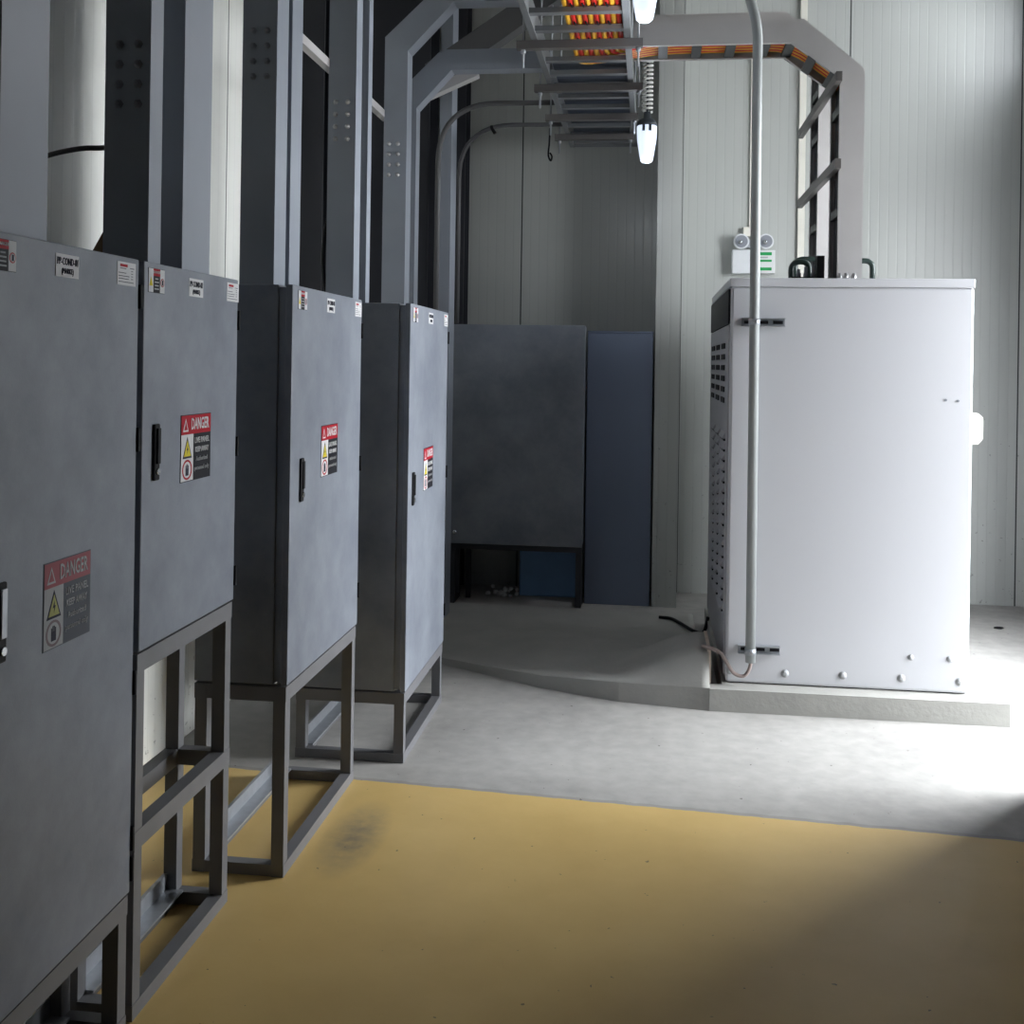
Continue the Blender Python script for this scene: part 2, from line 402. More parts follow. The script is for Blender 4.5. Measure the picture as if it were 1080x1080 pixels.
# ------------------------------------------------------------------ wall-hung electrical cabinets
def danger_sticker(cab, x, y0, y1, z0, z1, faded):
    R, K, W, Y = ('fadedred', 'fadedblack', 'fadedwhite', 'fadedyellow') if faded else ('signred', 'signblack', 'signwhite', 'yellow')
    w = y1 - y0; h = z1 - z0
    st = obj('danger_sticker', B(x, x + .0012, y0 - .002, y1 + .002, z0 - .002, z1 + .002), M['signblack'] if not faded else M[K], cab)
    e = x + .0012
    obj('header_band', B(e, e + .0005, y0, y1, z1 - h * .29, z1), M[R], st)
    obj('symbol_field', B(e, e + .0005, y0, y0 + w * .40, z0, z1 - h * .29), M[W], st)
    me = text_mesh('DANGER', h * .25, faceX(e + .0008, y0 + w * .62, z1 - h * .145), sx=w * .66 / (h * .25 * 4.35), bold=.0007)
    link_mesh('lettering', me, M[W if faded else 'signwhite'], st)
    ty = y0 + w * .14; tz = z1 - h * .145
    tri = lambda cy, cz, a, b, t: [(cy - a, cz - b), (cy + a, cz - b), (cy, cz + b)]
    bm = nb(); prism_x(bm, tri(ty, tz, w * .09, h * .10, 0), e + .0005, e + .0009); obj('warning_triangle', bm, M[W], st)
    bm = nb(); prism_x(bm, tri(ty, tz - h * .01, w * .055, h * .065, 0), e + .0009, e + .0012); obj('triangle_inside', bm, M[R], st)
    cy = y0 + w * .20; cz = z0 + h * .51
    bm = nb(); prism_x(bm, tri(cy, cz, w * .15, h * .165, 0), e + .0005, e + .0009); obj('triangle_border', bm, M['ink'], st)
    bm = nb(); prism_x(bm, tri(cy, cz - h * .01, w * .115, h * .125, 0), e + .0009, e + .0012); obj('shock_triangle', bm, M[Y], st)
    bm = nb(); prism_x(bm, [(cy + .001, cz + h * .04), (cy - w * .03, cz - h * .045), (cy, cz - h * .035), (cy - .001, cz - h * .10), (cy + w * .03, cz - h * .015), (cy + .001, cz - h * .02)], e + .0012, e + .0015)
    obj('bolt_symbol', bm, M['ink'], st)
    cz = z0 + h * .17; n = 24; bm = nb()
    ro, ri, sy = h * .155, h * .125, (w * .16) / (h * .155)
    for k in range(n):
        a0, a1 = 2 * math.pi * k / n, 2 * math.pi * (k + 1) / n
        q = [(cy + math.cos(a) * r * sy, cz + math.sin(a) * r) for a, r in ((a0, ro), (a1, ro), (a1, ri), (a0, ri))]
        prism_x(bm, q, e + .0005, e + .0009)
    obj('prohibition_ring', bm, M['signred'] if not faded else M['fadedring'], st)
    bm = nb(); box(bm, e + .0005, e + .0009, cy - w * .05, cy + w * .05, cz - h * .09, cz + h * .02)
    for k in range(4): box(bm, e + .0005, e + .0009, cy - w * .05 + k * w * .027, cy - w * .05 + k * w * .027 + w * .018, cz + h * .02, cz + h * (.085 if k in (1, 2) else .065))
    obj('hand_symbol', bm, M['ink'], st)
    ly = y0 + w * .70
    for body, s, zz, sx in (('LIVE PANEL', .125, .60, .50), ('KEEP AWAY', .115, .455, .46), ('Authorized', .10, .31, .40), ('personnel only', .095, .17, .50)):
        me = text_mesh(body, h * s, faceX(e + .0006, ly, z0 + h * zz), bold=.0002 if s > .11 else 0)
        ys = [v.co.y for v in me.vertices]; ww = max(ys) - min(ys)
        c = (max(ys) + min(ys)) / 2
        for v in me.vertices: v.co.y = ly + (v.co.y - c) * (w * sx / ww)
        link_mesh('lettering', me, M[W if faded or s > .11 else 'fadedwhite'], st)

def labels(cab, x, yc, zt, dl, dr, code):
    e = x + .001
    # name plate
    p = obj('name_plate', B(x, e, yc - .044, yc + .044, zt - .062, zt - .016), M['signwhite'], cab)
    for body, s, z, wd in ((code, .021, zt - .031, .078), ('(MARKE)', .016, zt - .050, .044)):
        me = text_mesh(body, s, faceX(e + .0006, yc, z)); ys = [v.co.y for v in me.vertices]; k = wd / (max(ys) - min(ys)); c = (max(ys) + min(ys)) / 2
        for v in me.vertices: v.co.y = yc + (v.co.y - c) * k
        link_mesh('lettering', me, M['ink'], p)
    # small warning sticker on the left
    y0, y1 = dl - .042, dl + .042; z0, z1 = zt - .066, zt - .010
    p = obj('warning_sticker', B(x, e, y0 - .001, y1 + .001, z0 - .001, z1 + .001), M['signblack'], cab)
    obj('white_field', B(e, e + .0004, y0, y0 + .024, z0, z1), M['signwhite'], p)
    obj('white_field', B(e, e + .0004, y1 - .024, y1, z0, z1), M['signwhite'], p)
    obj('red_field', B(e, e + .0004, y0 + .024, y1 - .024, z1 - .017, z1), M['signred'], p)
    link_mesh('lettering', text_mesh('DANGER', .009, faceX(e + .0008, (y0 + y1) / 2, z1 - .008)), M['signwhite'], p)
    bm = nb()
    for k, ww in enumerate((.024, .02, .022, .016)): box(bm, e + .0002, e + .0006, (y0 + y1) / 2 - ww / 2, (y0 + y1) / 2 + ww / 2, z0 + .007 + k * .008, z0 + .010 + k * .008)
    obj('text_lines', bm, M['fadedwhite'], p)
    bm = nb(); prism_x(bm, [(y0 + .003, z0 + .015), (y0 + .021, z0 + .015), (y0 + .012, z0 + .036)], e + .0004, e + .0008); obj('shock_triangle', bm, M['yellow'], p)
    bm = nb(); lathe(bm, (e + .0004, y1 - .012, z0 + .025), [(.010, 0), (.010, .0004)], 16, 'X'); obj('prohibition_ring', bm, M['signred'], p)
    bm = nb(); lathe(bm, (e + .0008, y1 - .012, z0 + .025), [(.0078, 0), (.0078, .0003)], 16, 'X'); obj('ring_inside', bm, M['signwhite'], p)
    obj('hand_symbol', B(e + .0011, e + .0014, y1 - .0155, y1 - .0085, z0 + .019, z0 + .031), M['ink'], p)
    # caution card on the right
    y0, y1 = dr - .044, dr + .042; z0, z1 = zt - .060, zt - .008
    p = obj('caution_card', B(x, e, y0, y1, z0, z1), M['signwhite'], cab)
    obj('red_heading', B(e, e + .0004, y0 + .012, y0 + .046, z1 - .011, z1 - .005), M['signred'], p)
    bm = nb()
    for ya, yb, za in ((.012, .040, .014), (.005, .040, .024), (.005, .055, .031), (.005, .052, .037), (.005, .075, .044), (.058, .078, .012), (.064, .072, .018), (.064, .072, .024), (.064, .072, .030), (.064, .072, .036)):
        box(bm, e, e + .0004, y0 + ya, y0 + yb, z1 - za - .0014, z1 - za)
    obj('text_lines', bm, M['ink'], p)

def cabinet(y0, y1, xf, zb, label, code, sticker, hy, hz, depth_back=-1.352, mid=False, faded=False, dl=None, dr=None, hinges=()):
    zt = 1.775; xb = depth_back
    cab = thing('electrical_cabinet', ((xf + xb) / 2, (y0 + y1) / 2, 0), label, 'electrical cabinet', 'grey electrical cabinets on open stands along the left wall')
    bm = nb(); box(bm, xb, xf - .045, y0 + .003, y1 - .003, zb, zt, bev=.003)
    box(bm, xf - .045, xf - .024, y0 + .010, y1 - .010, zb + .008, zt - .008)
    obj('body', bm, M['paint'], cab)
    door = obj('door', B(xf - .022, xf, y0, y1, zb, zt, bev=.003), M['paint'], cab)
    for z in hinges:
        obj('hinge', B(xf - .018, xf + .006, y1 - .001, y1 + .009, z - .028, z + .028, bev=.002), M['hinge'], door)
    z0, z1 = hz
    obj('handle', B(xf, xf + .008, hy - .014, hy + .014, z0, z1, bev=.004), M['black'], door)
    if faded:
        obj('handle_plate', B(xf + .007, xf + .011, hy - .009, hy + .010, z0 + .045, z1 - .012, bev=.002), M['galv'], door)
    else:
        obj('handle_lever', B(xf + .007, xf + .013, hy - .008, hy + .008, z0 + .040, z1 - .010, bev=.002), M['black'], door)
    bm = nb(); lathe(bm, (xf + .008, hy, z0 + .022), [(.008, 0), (.008, .004)], 16, 'X'); obj('key_lock', bm, M['silver'], door)
    danger_sticker(cab, xf, *sticker, faded)
    labels(cab, xf, (y0 + y1) / 2, zt - .004, dl, dr, code)
    # stand of welded angle
    t = .038; zs = zb - .006
    X0, X1 = xb + .002, xf - .004; Y0, Y1 = y0 + .002, y1 - .002
    def ring(name, z0, z1):
        st = nb()
        box(st, X1 - t, X1, Y0, Y1, z0, z1); box(st, X0, X0 + t, Y0, Y1, z0, z1)
        box(st, X0 + .002, X1 - .002, Y0 + .0008, Y0 + t, z0 + .0008, z1 - .0008); box(st, X0 + .002, X1 - .002, Y1 - t, Y1 - .0008, z0 + .0008, z1 - .0008)
        return obj(name, st, M['frame'], cab)
    ring('top_frame', zs - .045, zs); s = ring('base_frame', 0.0, .036)
    if mid: ring('middle_frame', .395, .440)
    for a in (X0 + .0015, X1 - t - .0015):
        for b in (Y0 + .0015, Y1 - t - .0015):
            obj('leg', B(a, a + t, b, b + t, .001, zs - .001), M['frame'], cab)
    ch = nb(); box(ch, X0 + .001, X0 + .012, Y0 + t, Y1 - t, .036, .085); box(ch, X0 + .012, X0 + .06, Y0 + t, Y1 - t, .036, .042)
    obj('base_channel', ch, M['galv'], s)
    return cab

cabinet(1.76, 2.385, -1.17, .318, 'nearest and largest grey cabinet, with a faded danger sticker low on its door',
        'PP-COND-01', (2.004, 2.180, .970, 1.140), 1.857, (.988, 1.136), faded=True, dl=1.850, dr=2.325, hinges=(1.69, 1.36, .80, .44, .37))
cabinet(2.412, 2.995, -1.17, .862, 'shortest grey cabinet, raised high on a stand with a middle rail',
        'PP-COND-02', (2.624, 2.808, 1.236, 1.403), 2.479, (1.256, 1.392), mid=True, dl=2.474, dr=2.955, hinges=(1.66, 1.30, .93))
cabinet(3.150, 3.935, -1.06, .575, 'light faced grey cabinet on an open stand, just beyond the shortest cabinet',
        'PP-COND-03', (3.456, 3.639, 1.169, 1.333), 3.249, (1.113, 1.248), dl=3.242, dr=3.888, hinges=(1.66, 1.17, .70))
cabinet(4.118, 4.900, -.915, .275, 'farthest light faced cabinet of the row, tall door reaching low on a short stand',
        'PP-COND-04', (4.402, 4.590, 1.020, 1.190), 4.195, (.985, 1.116), dl=4.205, dr=4.850, hinges=(1.66, 1.05, .42))

# cabinet at the far end, turned to face the camera side
c5 = thing('electrical_cabinet', (-.83, 7.02, 0), 'dark charcoal cabinet on thin legs at the far end, facing forward', 'electrical cabinet')
bm = nb(); box(bm, -1.262, -.410, 6.922, 7.14, .392, 1.79, bev=.003); obj('body', bm, M['paint'], c5)
dd = obj('door', B(-1.266, -.406, 6.90, 6.92, .388, 1.794, bev=.003), M['paint'], c5)
for z in (1.70, 1.10, .50): obj('hinge', B(-1.272, -1.262, 6.892, 6.915, z - .03, z + .03), M['hinge'], dd)
bm = nb(); lathe(bm, (-1.225, 6.9, .46), [(.013, 0), (.013, -.012), (.006, -.014)], 14, 'Y'); obj('door_knob', bm, M['silver'], dd)
for y in (6.92, 7.10): obj('crossbar', B(-1.262, -.410, y, y + .035, .35, .391), M['darksteel'], c5)
for x in (-1.262, -.447): obj('foot_bar', B(x, x + .037, 6.955, 7.10, 0, .035), M['darksteel'], c5)
for a in (-1.262, -.447):
    for b in (6.92, 7.098): obj('leg', B(a, a + .037, b, b + .037, 0, .352), M['darksteel'], c5)
obj('brace_post', B(-1.18, -1.15, 7.09, 7.12, 0, .352), M['darksteel'], c5)

bm = nb(); box(bm, -.398, .022, 7.06, 7.50, 0.0, 1.755, bev=.004)
cb = tag(obj('floor_cabinet', bm, M['bluegrey']), 'plain blue-grey upright floor cabinet against the back wall, right of the charcoal one', 'cabinet')
obj('top_lip', B(-.400, .024, 7.055, 7.50, 1.755, 1.765), M['bluegrey'], cb)
bx = tag(obj('storage_box', B(-.84, -.45, 7.22, 7.48, 0, .41, bev=.012), M['blue']), 'blue box on the floor behind the far charcoal cabinet', 'box')
obj('box_lid', B(-.85, -.44, 7.21, 7.49, .41, .435, bev=.006), M['blue'], bx)

# ------------------------------------------------------------------ vertical cable ducts above the cabinets
def duct(pts_out, pts_in, y0, y1, m, label, zbase, bolts=None, name='cable_duct', group='vertical cable ducts rising from the cabinets'):
    bm = nb(); prism_y(bm, pts_out + pts_in[::-1], y0, y1)
    o = tag(obj(name, bm, m), label, 'cable duct', group)
    if bolts:
        x0, x1, zt, dz = bolts
        for i in range(4):
            for x in (x0, x1):
                b = nb(); lathe(b, (x, y0, zt - i * dz), [(.011, 0), (.011, -.003), (.0065, -.003), (.0065, -.010), (.004, -.011)], 6, 'Y')
                obj('bolt', b, M['bolt'] if y0 > 4 else M['boltdark'], o)
    return o
W = .115; XR = -1.2
tops = 1.776
straight = lambda zt: ([(XR - W, tops), (XR - W, zt + .05), (XR - W + .5, zt + .55), (0.0, zt + .55)], [(XR, tops), (XR, zt), (XR + .452, zt + .452), (0.0, zt + .452)])
a, b = straight(3.6)
# the ducts of each bay: near one with bolts, far one plain
duct(a, b, 1.885, 2.047, M['duct'], 'broad pale mottled duct rising from the nearest cabinet at the picture edge', tops)
duct(a, b, 2.49, 2.557, M['duct'], 'black faced duct with eight dark bolts behind the joint of the two nearest cabinets', tops, (-1.279, -1.231, 2.304, .048))
duct(a, b, 2.682, 2.859, M['duct'], 'duct with a broad pale side rising from the shortest cabinet', tops)
a, b = straight(3.45)
duct(a, b, 3.374, 3.483, M['duct'], 'near duct of the pair over the third cabinet, bolted near the ceiling', tops, (-1.279, -1.233, 2.606, .049))
duct(a, b, 3.521, 3.630, M['duct'], 'far duct of the pair over the third cabinet, plain pale strip', tops)
duct(a, b, 4.317, 4.404, M['duct'], 'near duct of the pair over the farthest row cabinet, with cluster of bolts', tops, (-1.284, -1.234, 2.602, .050))
duct(a, b, 4.510, 4.573, M['duct'], 'far duct of the pair over the farthest row cabinet, plain', tops)
# the bent pair beyond the row
duct([(XR - W, 0), (XR - W, 3.145), (-1.00, 3.44), (-.60, 3.44)], [(XR, 0), (XR, 3.076), (-.975, 3.310), (-.60, 3.310)], 5.246, 5.352, M['duct'],
     'bolted grey duct that bends high to the right, beyond the row', 0, (-1.288, -1.243, 2.619, .051))
duct([(XR - W, 0), (XR - W, 2.905), (-1.075, 3.140), (-.52, 3.140)], [(XR, 0), (XR, 2.845), (-1.022, 3.036), (-.52, 3.036)], 5.462, 5.553, M['duct'],
     'grey duct that bends right at a lower level and runs to the ladder tray', 0)
duct([(-1.272, 0), (-1.272, 3.9), (-1.2, 3.9)], [(-1.2, 0), (-1.2, 3.9), (-1.2, 3.9)][:2], 6.45, 6.629, M['duct'], 'narrow blue-grey duct standing farthest back, above the charcoal cabinet', 0)
# flat tie and knee bars between them
for ya, yb, zz, lab in ((3.64, 4.312, 2.760, 'pale flat tie bar between the second and third pairs of ducts'), (4.58, 5.24, 2.768, 'pale flat tie bar just before the bending ducts')):
    tag(obj('tie_bar', B(-1.345, -1.312, ya - .1, yb + .1, zz - .017, zz + .018), M['rail']), lab, 'tie bar', 'tie bars between the ducts')
bm = nb(); prism_y(bm, [(-1.34, 3.30), (-1.27, 3.17), (-.50, 3.70), (-.50, 3.86)], 6.3, 6.42)
tag(obj('knee_brace', bm, M['ductdark']), 'dark slanting brace rising to the ceiling behind the bent ducts', 'brace')
bm = nb(); prism_y(bm, [(-1.175, 2.965), (-1.17, 2.915), (-.90, 3.032), (-.91, 3.080)], 5.553, 5.62)
tag(obj('knee_brace', bm, M['rail']), 'short pale slanting brace under the lower duct bend', 'brace')
# structural posts near the walls; the wide corner one is added to darken the corner
def ipost(x0, x1, y0, y1, lab):
    bm = nb(); t = .012; ym = (y0 + y1) / 2
    box(bm, x0, x1, y0, y0 + t, 0, CZ); box(bm, x0, x1, y1 - t, y1, 0, CZ); box(bm, (x0 + x1) / 2 - t / 2, (x0 + x1) / 2 + t / 2, y0 + t, y1 - t, 0, CZ)
    return tag(obj('steel_post', bm, M['darksteel']), lab, 'steel post', 'dark steel posts by the walls')
ipost(-1.85, -1.70, 5.50, 5.68, 'dark steel post by the left wall, seen between the bolted ducts')
ipost(-1.86, -1.44, 6.95, 7.25, 'wide dark post added to darken the back corner, left of the narrow duct')
ipost(-1.335, -1.262, 7.30, 7.50, 'slim dark steel post on the back wall, right of the narrow duct')

def conduit(path, r, label, rad=.3, m='pipe', name='conduit', cat='conduit', group=None):
    bm = nb(); tube(bm, smooth_path(path, rad, 12), r, 12)
    return tag(obj(name, bm, M[m]), label, cat, group)
conduit([(-1.262, 6.36, .9), (-1.262, 6.36, 3.078), (-.55, 6.36, 3.078)], .016, 'dark conduit arching right to the tray, the outer and higher arc', .42, 'ductdark', group='arched conduits at the far corner')
conduit([(-1.22, 6.84, 1.80), (-1.22, 6.84, 3.055), (-.53, 6.84, 3.055)], .014, 'dark conduit arching right to the tray, the inner and lower arc', .46, 'ductdark', group='arched conduits at the far corner')
def loose(path, r, m, name, lab, cat, seg=6):
    bm = nb(); tube(bm, spline(path, seg), r, 8); return tag(obj(name, bm, M[m]), lab, cat)
loose([(-1.86, 3.02, 2.11), (-1.75, 3.0, 2.14), (-1.65, 2.99, 2.155), (-1.55, 2.98, 2.158), (-1.30, 2.78, 2.16)], .008, 'black', 'loose_cable', 'thin black cable bowing across the pale wall above the nearest cabinet', 'cable')
loose([(-1.312, 4.36, 2.16), (-1.330, 4.35, 2.08), (-1.338, 4.35, 1.97), (-1.330, 4.35, 1.87), (-1.310, 4.36, 1.79)], .009, 'black', 'loose_cable', 'black cable bowed beside the duct, just above the third cabinet', 'cable')
loose([(-.648, 6.88, 3.04), (-.650, 6.88, 2.95), (-.655, 6.88, 2.87), (-.640, 6.88, 2.835), (-.632, 6.88, 2.86), (-.645, 6.88, 2.885)], .006, 'black', 'cable_tail', 'short black cable tail hooked below the tray end', 'cable')
loose([(-1.015, 6.83, 3.05), (-1.01, 6.83, 3.03), (-.99, 6.83, 3.00)], .011, 'black', 'cable_tail', 'stub of black cable under the inner arched conduit', 'cable')
bm = nb(); prism_y(bm, [(-1.43, 1.776), (-1.40, 1.776), (-1.345, 1.80), (-1.33, 1.875), (-1.36, 1.86)], 2.50, 2.62)
bm.free(); bm = nb(); prism_y(bm, [(-1.40, 1.776), (-1.30, 1.776), (-1.30, 1.90), (-1.335, 1.89)], 2.56, 2.64)
tag(obj('cable_gland_bracket', bm, M['oldbrown']), 'small dark brown wedge bracket on top edge of the nearest cabinet', 'bracket')
tag(obj('cardboard_piece', B(-1.42, -1.325, 4.72, 4.80, 1.776, 1.90), M['oldbrown']), 'brown cardboard piece behind the top of the farthest row cabinet', 'cardboard')

# ------------------------------------------------------------------ overhead ladder tray
lad = thing('cable_ladder', (-.33, 4.8, 3.0), 'grey overhead cable ladder running towards the back wall with hangers below it', 'cable ladder')
for x0, x1 in ((-.548, -.520), (-.132, -.104)):
    obj('side_rail', B(x0, x1, 1.2, 7.29, 3.0, 3.11), M['ladder'], lad)
y = 1.35
while y < 7.29:
    obj('rung', B(-.520, -.132, y, y + .042, 3.008, 3.030), M['ladder'], lad); y += .243
obj('cover_plate', B(-.520, -.132, 5.55, 7.27, 3.095, 3.103), M['cover'], lad)
obj('end_plate', B(-.548, -.104, 7.285, 7.295, 3.0, 3.05), M['ladder'], lad)
for yy, x0, x1, lab in ((4.86, -.615, -.05, 'brown-grey hanger bar under the ladder, nearest of the four'), (5.63, -.616, -.056, 'brown-grey hanger bar under the ladder, second from the front'),
                   (6.31, -.622, -.087, 'brown-grey hanger bar under the ladder, third from the front'), (6.86, -.615, -.12, 'brown-grey hanger bar under the ladder, last before its end')):
    h = thing('tray_hanger', (-.33, yy, 2.96), lab, 'hanger', 'hanger bars under the cable ladder')
    bm = nb(); box(bm, x0, x1, yy, yy + .04, 2.962, 2.999); obj('bar', bm, M['brownbar'], h)
    for x in (x0 + .03, x1 - .02):
        bm = nb(); tube(bm, [(x, yy + .02, 2.88), (x, yy + .02, CZ)], .005, 8); obj('threaded_rod', bm, M['galv'], h)
        bm = nb(); lathe(bm, (x, yy + .02, 2.945), [(.011, 0), (.011, .016)], 6); obj('nut', bm, M['galv'], h)

# ------------------------------------------------------------------ white ladder trays dropping into the cabinet
def drop_tray(yn, yf, dz, x_out, lab, zlow):
    t = thing('cable_ladder', ((.45), (yn + yf) / 2, zlow), lab, 'cable ladder', 'light ladder trays dropping into the white cabinet')
    zt, zb = 3.172 + dz, 3.062 + dz
    out = [(-.10, zt), (.690, zt), (x_out + .11, 2.935 + dz), (x_out + .11, zlow)]
    inn = [(-.10, zb), (.634, zb), (x_out, 2.892 + dz), (x_out, zlow)]
    for k, (a, b) in enumerate(((yn, yn + .006), (yf - .006, yf))):
        bm = nb(); prism_y(bm, out + inn[::-1], a, b)
        # thin flanges turned inwards
        s = 1 if k == 0 else -1; c0, c1 = (yn + .006, yn + .022) if k == 0 else (yf - .022, yf - .006)
        for L, d in ((out, -.004), (inn, .004)):
            for (xa, za), (xb, zb_) in zip(L, L[1:]):
                n = Vector((zb_ - za, -(xb - xa))).normalized() * (d if L is inn else -d)
                n = -n if L is inn else n
                prism_y(bm, [(xa, za), (xb, zb_), (xb - abs(n.x) * (1 if L is out else -1), zb_ + (-.004 if L is out else .004) * (abs(n.y) > .002)), (xa - abs(n.x) * (1 if L is out else -1), za + (-.004 if L is out else .004) * (abs(n.y) > .002))], c0, c1)
        obj('side_rail', bm, M['rail'], t)
    for x in (.02, .18, .34, .50, .615):
        obj('rung', B(x, x + .045, yn + .006, yf - .006, zb + .004, zb + .022), M['rung'], t)
    # rungs on the slope and the drop
    for f in (.35, .8):
        x = .634 + (x_out - .634) * f; z = zb + (2.892 + dz - zb) * f; bm = nb()
        prism_y(bm, [(x, z), (x + .035, z - .027), (x + .047, z - .011), (x + .012, z + .016)], yn + .006, yf - .006); obj('rung', bm, M['rung'], t)
    z = 2.78 + dz
    while z > zlow + .1:
        obj('rung', B(x_out + .004, x_out + .022, yn + .006, yf - .006, z - .04, z), M['rung'], t); z -= .24
    bm = nb(); w6 = (yf - yn)
    prism_y(bm, [(x_out + .024, 2.90 + dz), (x_out + .024, zlow), (x_out + .028, zlow), (x_out + .028, 2.90 + dz)], yn + .05, yf - .006); obj('backing_plate', bm, M['rung'], t)
    obj('cover_plate', (lambda bm: (prism_y(bm, [(-.10, zt), (.690, zt), (x_out + .11, 2.935 + dz), (x_out + .11, zlow), (x_out + .105, zlow), (x_out + .105, 2.932 + dz), (.686, zt - .005), (-.10, zt - .005)], yn + .006, yf - .006), bm)[1])(nb()), M['rung'], t)
    return t
drop_tray(5.20, 5.47, 0.0, .857, 'light grey ladder tray carrying orange cables down to the white cabinet, nearer of two', 1.960)
drop_tray(5.92, 6.22, .265, .868, 'second light ladder tray behind the first, ending on the white cabinet top', 1.960)
for z, lab in ((2.885, 'upper dark strut bar joining the two drop trays'), (2.485, 'lower dark strut bar joining the two drop trays')):
    tag(obj('strut_bar', B(.828, .855, 5.13, 6.42, z - .022, z + .022), M['brownbar']), lab, 'strut bar', 'strut bars across the drop trays')

# cables: along the ladder, into the nearer tray, down into the cabinet
names = ['leftmost', 'second from left', 'third from left', 'fourth from left', 'fifth from left', 'fifth from right', 'fourth from right', 'third from right', 'second from right', 'rightmost']
for i in range(10):
    x = -.372 + i * .0245; yy = 5.430 - i * .0222; z = 3.044
    path = [(x, 1.3, z), (x, yy, z), (.05, yy, 3.096), (.655, yy, 3.098), (.912, yy, 2.905), (.914, yy, 1.968)]
    path = [Vector(p) for p in path]
    bm = nb(); tube(bm, smooth_path(path, .10, 5), .0118, 8)
    c = 'orange' if i % 2 == 0 else 'red'
    tag(obj('power_cable', bm, M[c]), f'{c} power cable laid along the overhead ladder, {names[i]} of the ten', 'cable', 'orange and red power cables')
# black cable binders on the ladder
for k, yv in enumerate((4.47, 4.71, 4.95)):
    bm = nb()
    for i in range(4):
        x = -.345 + i * .049; tube(bm, [(x, yv - .0, 3.028), (x + .006, yv + .05, 3.029)], .004, 6)
    tag(obj('cable_binder', bm, M['black']), ['row of black binder ties under the cables, nearest row', 'row of black binder ties under the cables, middle row', 'row of black binder ties under the cables, nearest the bend'][k], 'cable tie', 'black binder ties on the cable bundle')
for i in range(4):
    yy = 6.0 + i * .045; path = [Vector(p) for p in ((-.05, yy, 3.36), (.67, yy, 3.36), (.925, yy, 3.16), (.927, yy, 1.968))]
    bm = nb(); tube(bm, smooth_path(path, .1, 5), .0118, 8)
    c = 'red' if i % 2 == 0 else 'orange'
    tag(obj('power_cable', bm, M[c]), f'{c} power cable in the rear drop tray, ' + ['nearest', 'second', 'third', 'farthest'][i] + ' of its four', 'cable', 'cables in the rear drop tray')

# ------------------------------------------------------------------ white cabinet
wc = thing('power_cabinet', (.9, 5.8, .1), 'tall white power cabinet on the concrete plinth with louvred left side', 'cabinet')
bm = nb(); box(bm, .366, 1.434, 5.08, 6.55, .104, 1.915, bev=.012); obj('body', bm, M['white'], wc)
obj('top_cap', B(.362, 1.436, 5.074, 6.56, 1.915, 1.955, bev=.004), M['white'], wc)
obj('base_frame', B(.38, 1.42, 5.10, 6.52, .1, .110), M['black'], wc)
sp = obj('side_panel', B(.358, .368, 5.105, 6.53, .13, 1.74, bev=.002), M['whiteshade'], wc)
obj('vent_opening', B(.356, .369, 5.10, 6.53, 1.745, 1.905), M['black'], wc)
bm = nb()
for r in range(6):
    for y in (5.30, 5.42, 5.70, 5.84, 6.12, 6.26):
        box(bm, .352, .359, y, y + .085, 1.66 - r * .052 - .026, 1.66 - r * .052)
obj('perforations', bm, M['black'], sp)
bm = nb()
for r in range(17):
    for y in (5.20, 5.58, 5.96):
        z = 1.24 - r * .05
        prism_y(bm, [(.359, z), (.341, z - .028), (.359, z - .032)], y, y + .26)
obj('louvres', bm, M['whiteshade'], sp)
bm = nb()
for r in range(17):
    for y in (5.20, 5.58, 5.96):
        z = 1.24 - r * .05; box(bm, .350, .3585, y, y + .26, z - .041, z - .030)
obj('louvre_gaps', bm, M['black'], sp)
for (x, z, s) in ((.373 + .012, .156, .016), (.632, .156, .018), (.887, .160, .018), (1.142, .160, .018), (1.393, .156, .018), (1.182, .256, .014), (1.349, .256, .014)):
    bm = nb(); lathe(bm, (x, 5.08, z), [(s, 0), (s, -.002), (s * .5, -.002), (s * .5, -.006), (s * .35, -.007)], 14, 'Y'); obj('bolt', bm, M['galvmatt'], wc)
for x, z in ((1.316, 1.413), (1.369, 1.410)):
    bm = nb(); lathe(bm, (x, 5.08, z), [(.006, 0), (.006, -.003)], 10, 'Y'); obj('screw', bm, M['boltdark'], wc)
bm = nb(); prism_y(bm, [(1.434, 1.215), (1.468, 1.215), (1.490, 1.240), (1.490, 1.335), (1.468, 1.355), (1.434, 1.355)], 5.12, 5.25); obj('connector_box', bm, M['cream'], wc)
for z, x0, x1 in ((1.752, .414, .608), (.262, .420, .606)):
    bm = nb(); box(bm, x0, x1, 5.050, 5.08, z - .019, z - .015); box(bm, x0, x1, 5.050, 5.08, z + .015, z + .019); box(bm, x0, x1, 5.074, 5.08, z - .015, z + .015)
    br = obj('strut_bracket', bm, M['galv'], wc)
    for k in range(3): obj('slot', B(x0 + .012 + k * .065, x0 + .055 + k * .065, 5.071, 5.0742, z - .007, z + .007), M['black'], br)
# hoses on the cabinet top
for k, (x0, x1, yy, h, lab) in enumerate(((.70, .79, 5.62, .125, 'dark hose hoop on the white cabinet top, left of the tray'), (.735, .86, 5.74, .15, 'second dark hose hoop just behind, left of the tray'), (1.02, 1.105, 5.66, .135, 'dark hose hoop on the white cabinet top, right of the tray'))):
    loop = [(x0, yy, 1.958), (x0, yy, 1.955 + h), (x1, yy, 1.955 + h), (x1, yy, 1.958)]
    bm = nb(); tube(bm, smooth_path(loop, .045, 8), .014, 10); tag(obj('cooling_hose', bm, M['hose']), lab, 'hose', 'dark hoses on the white cabinet')
g = thing('gland_block', (.78, 5.45, 1.955), 'black cable gland block on the white cabinet top beside the drop tray', 'gland block')
obj('base', B(.688, .845, 5.50, 5.58, 1.956, 1.995), M['black'], g)
obj('clamp', B(.81, .845, 5.50, 5.58, 1.995, 2.10), M['black'], g)
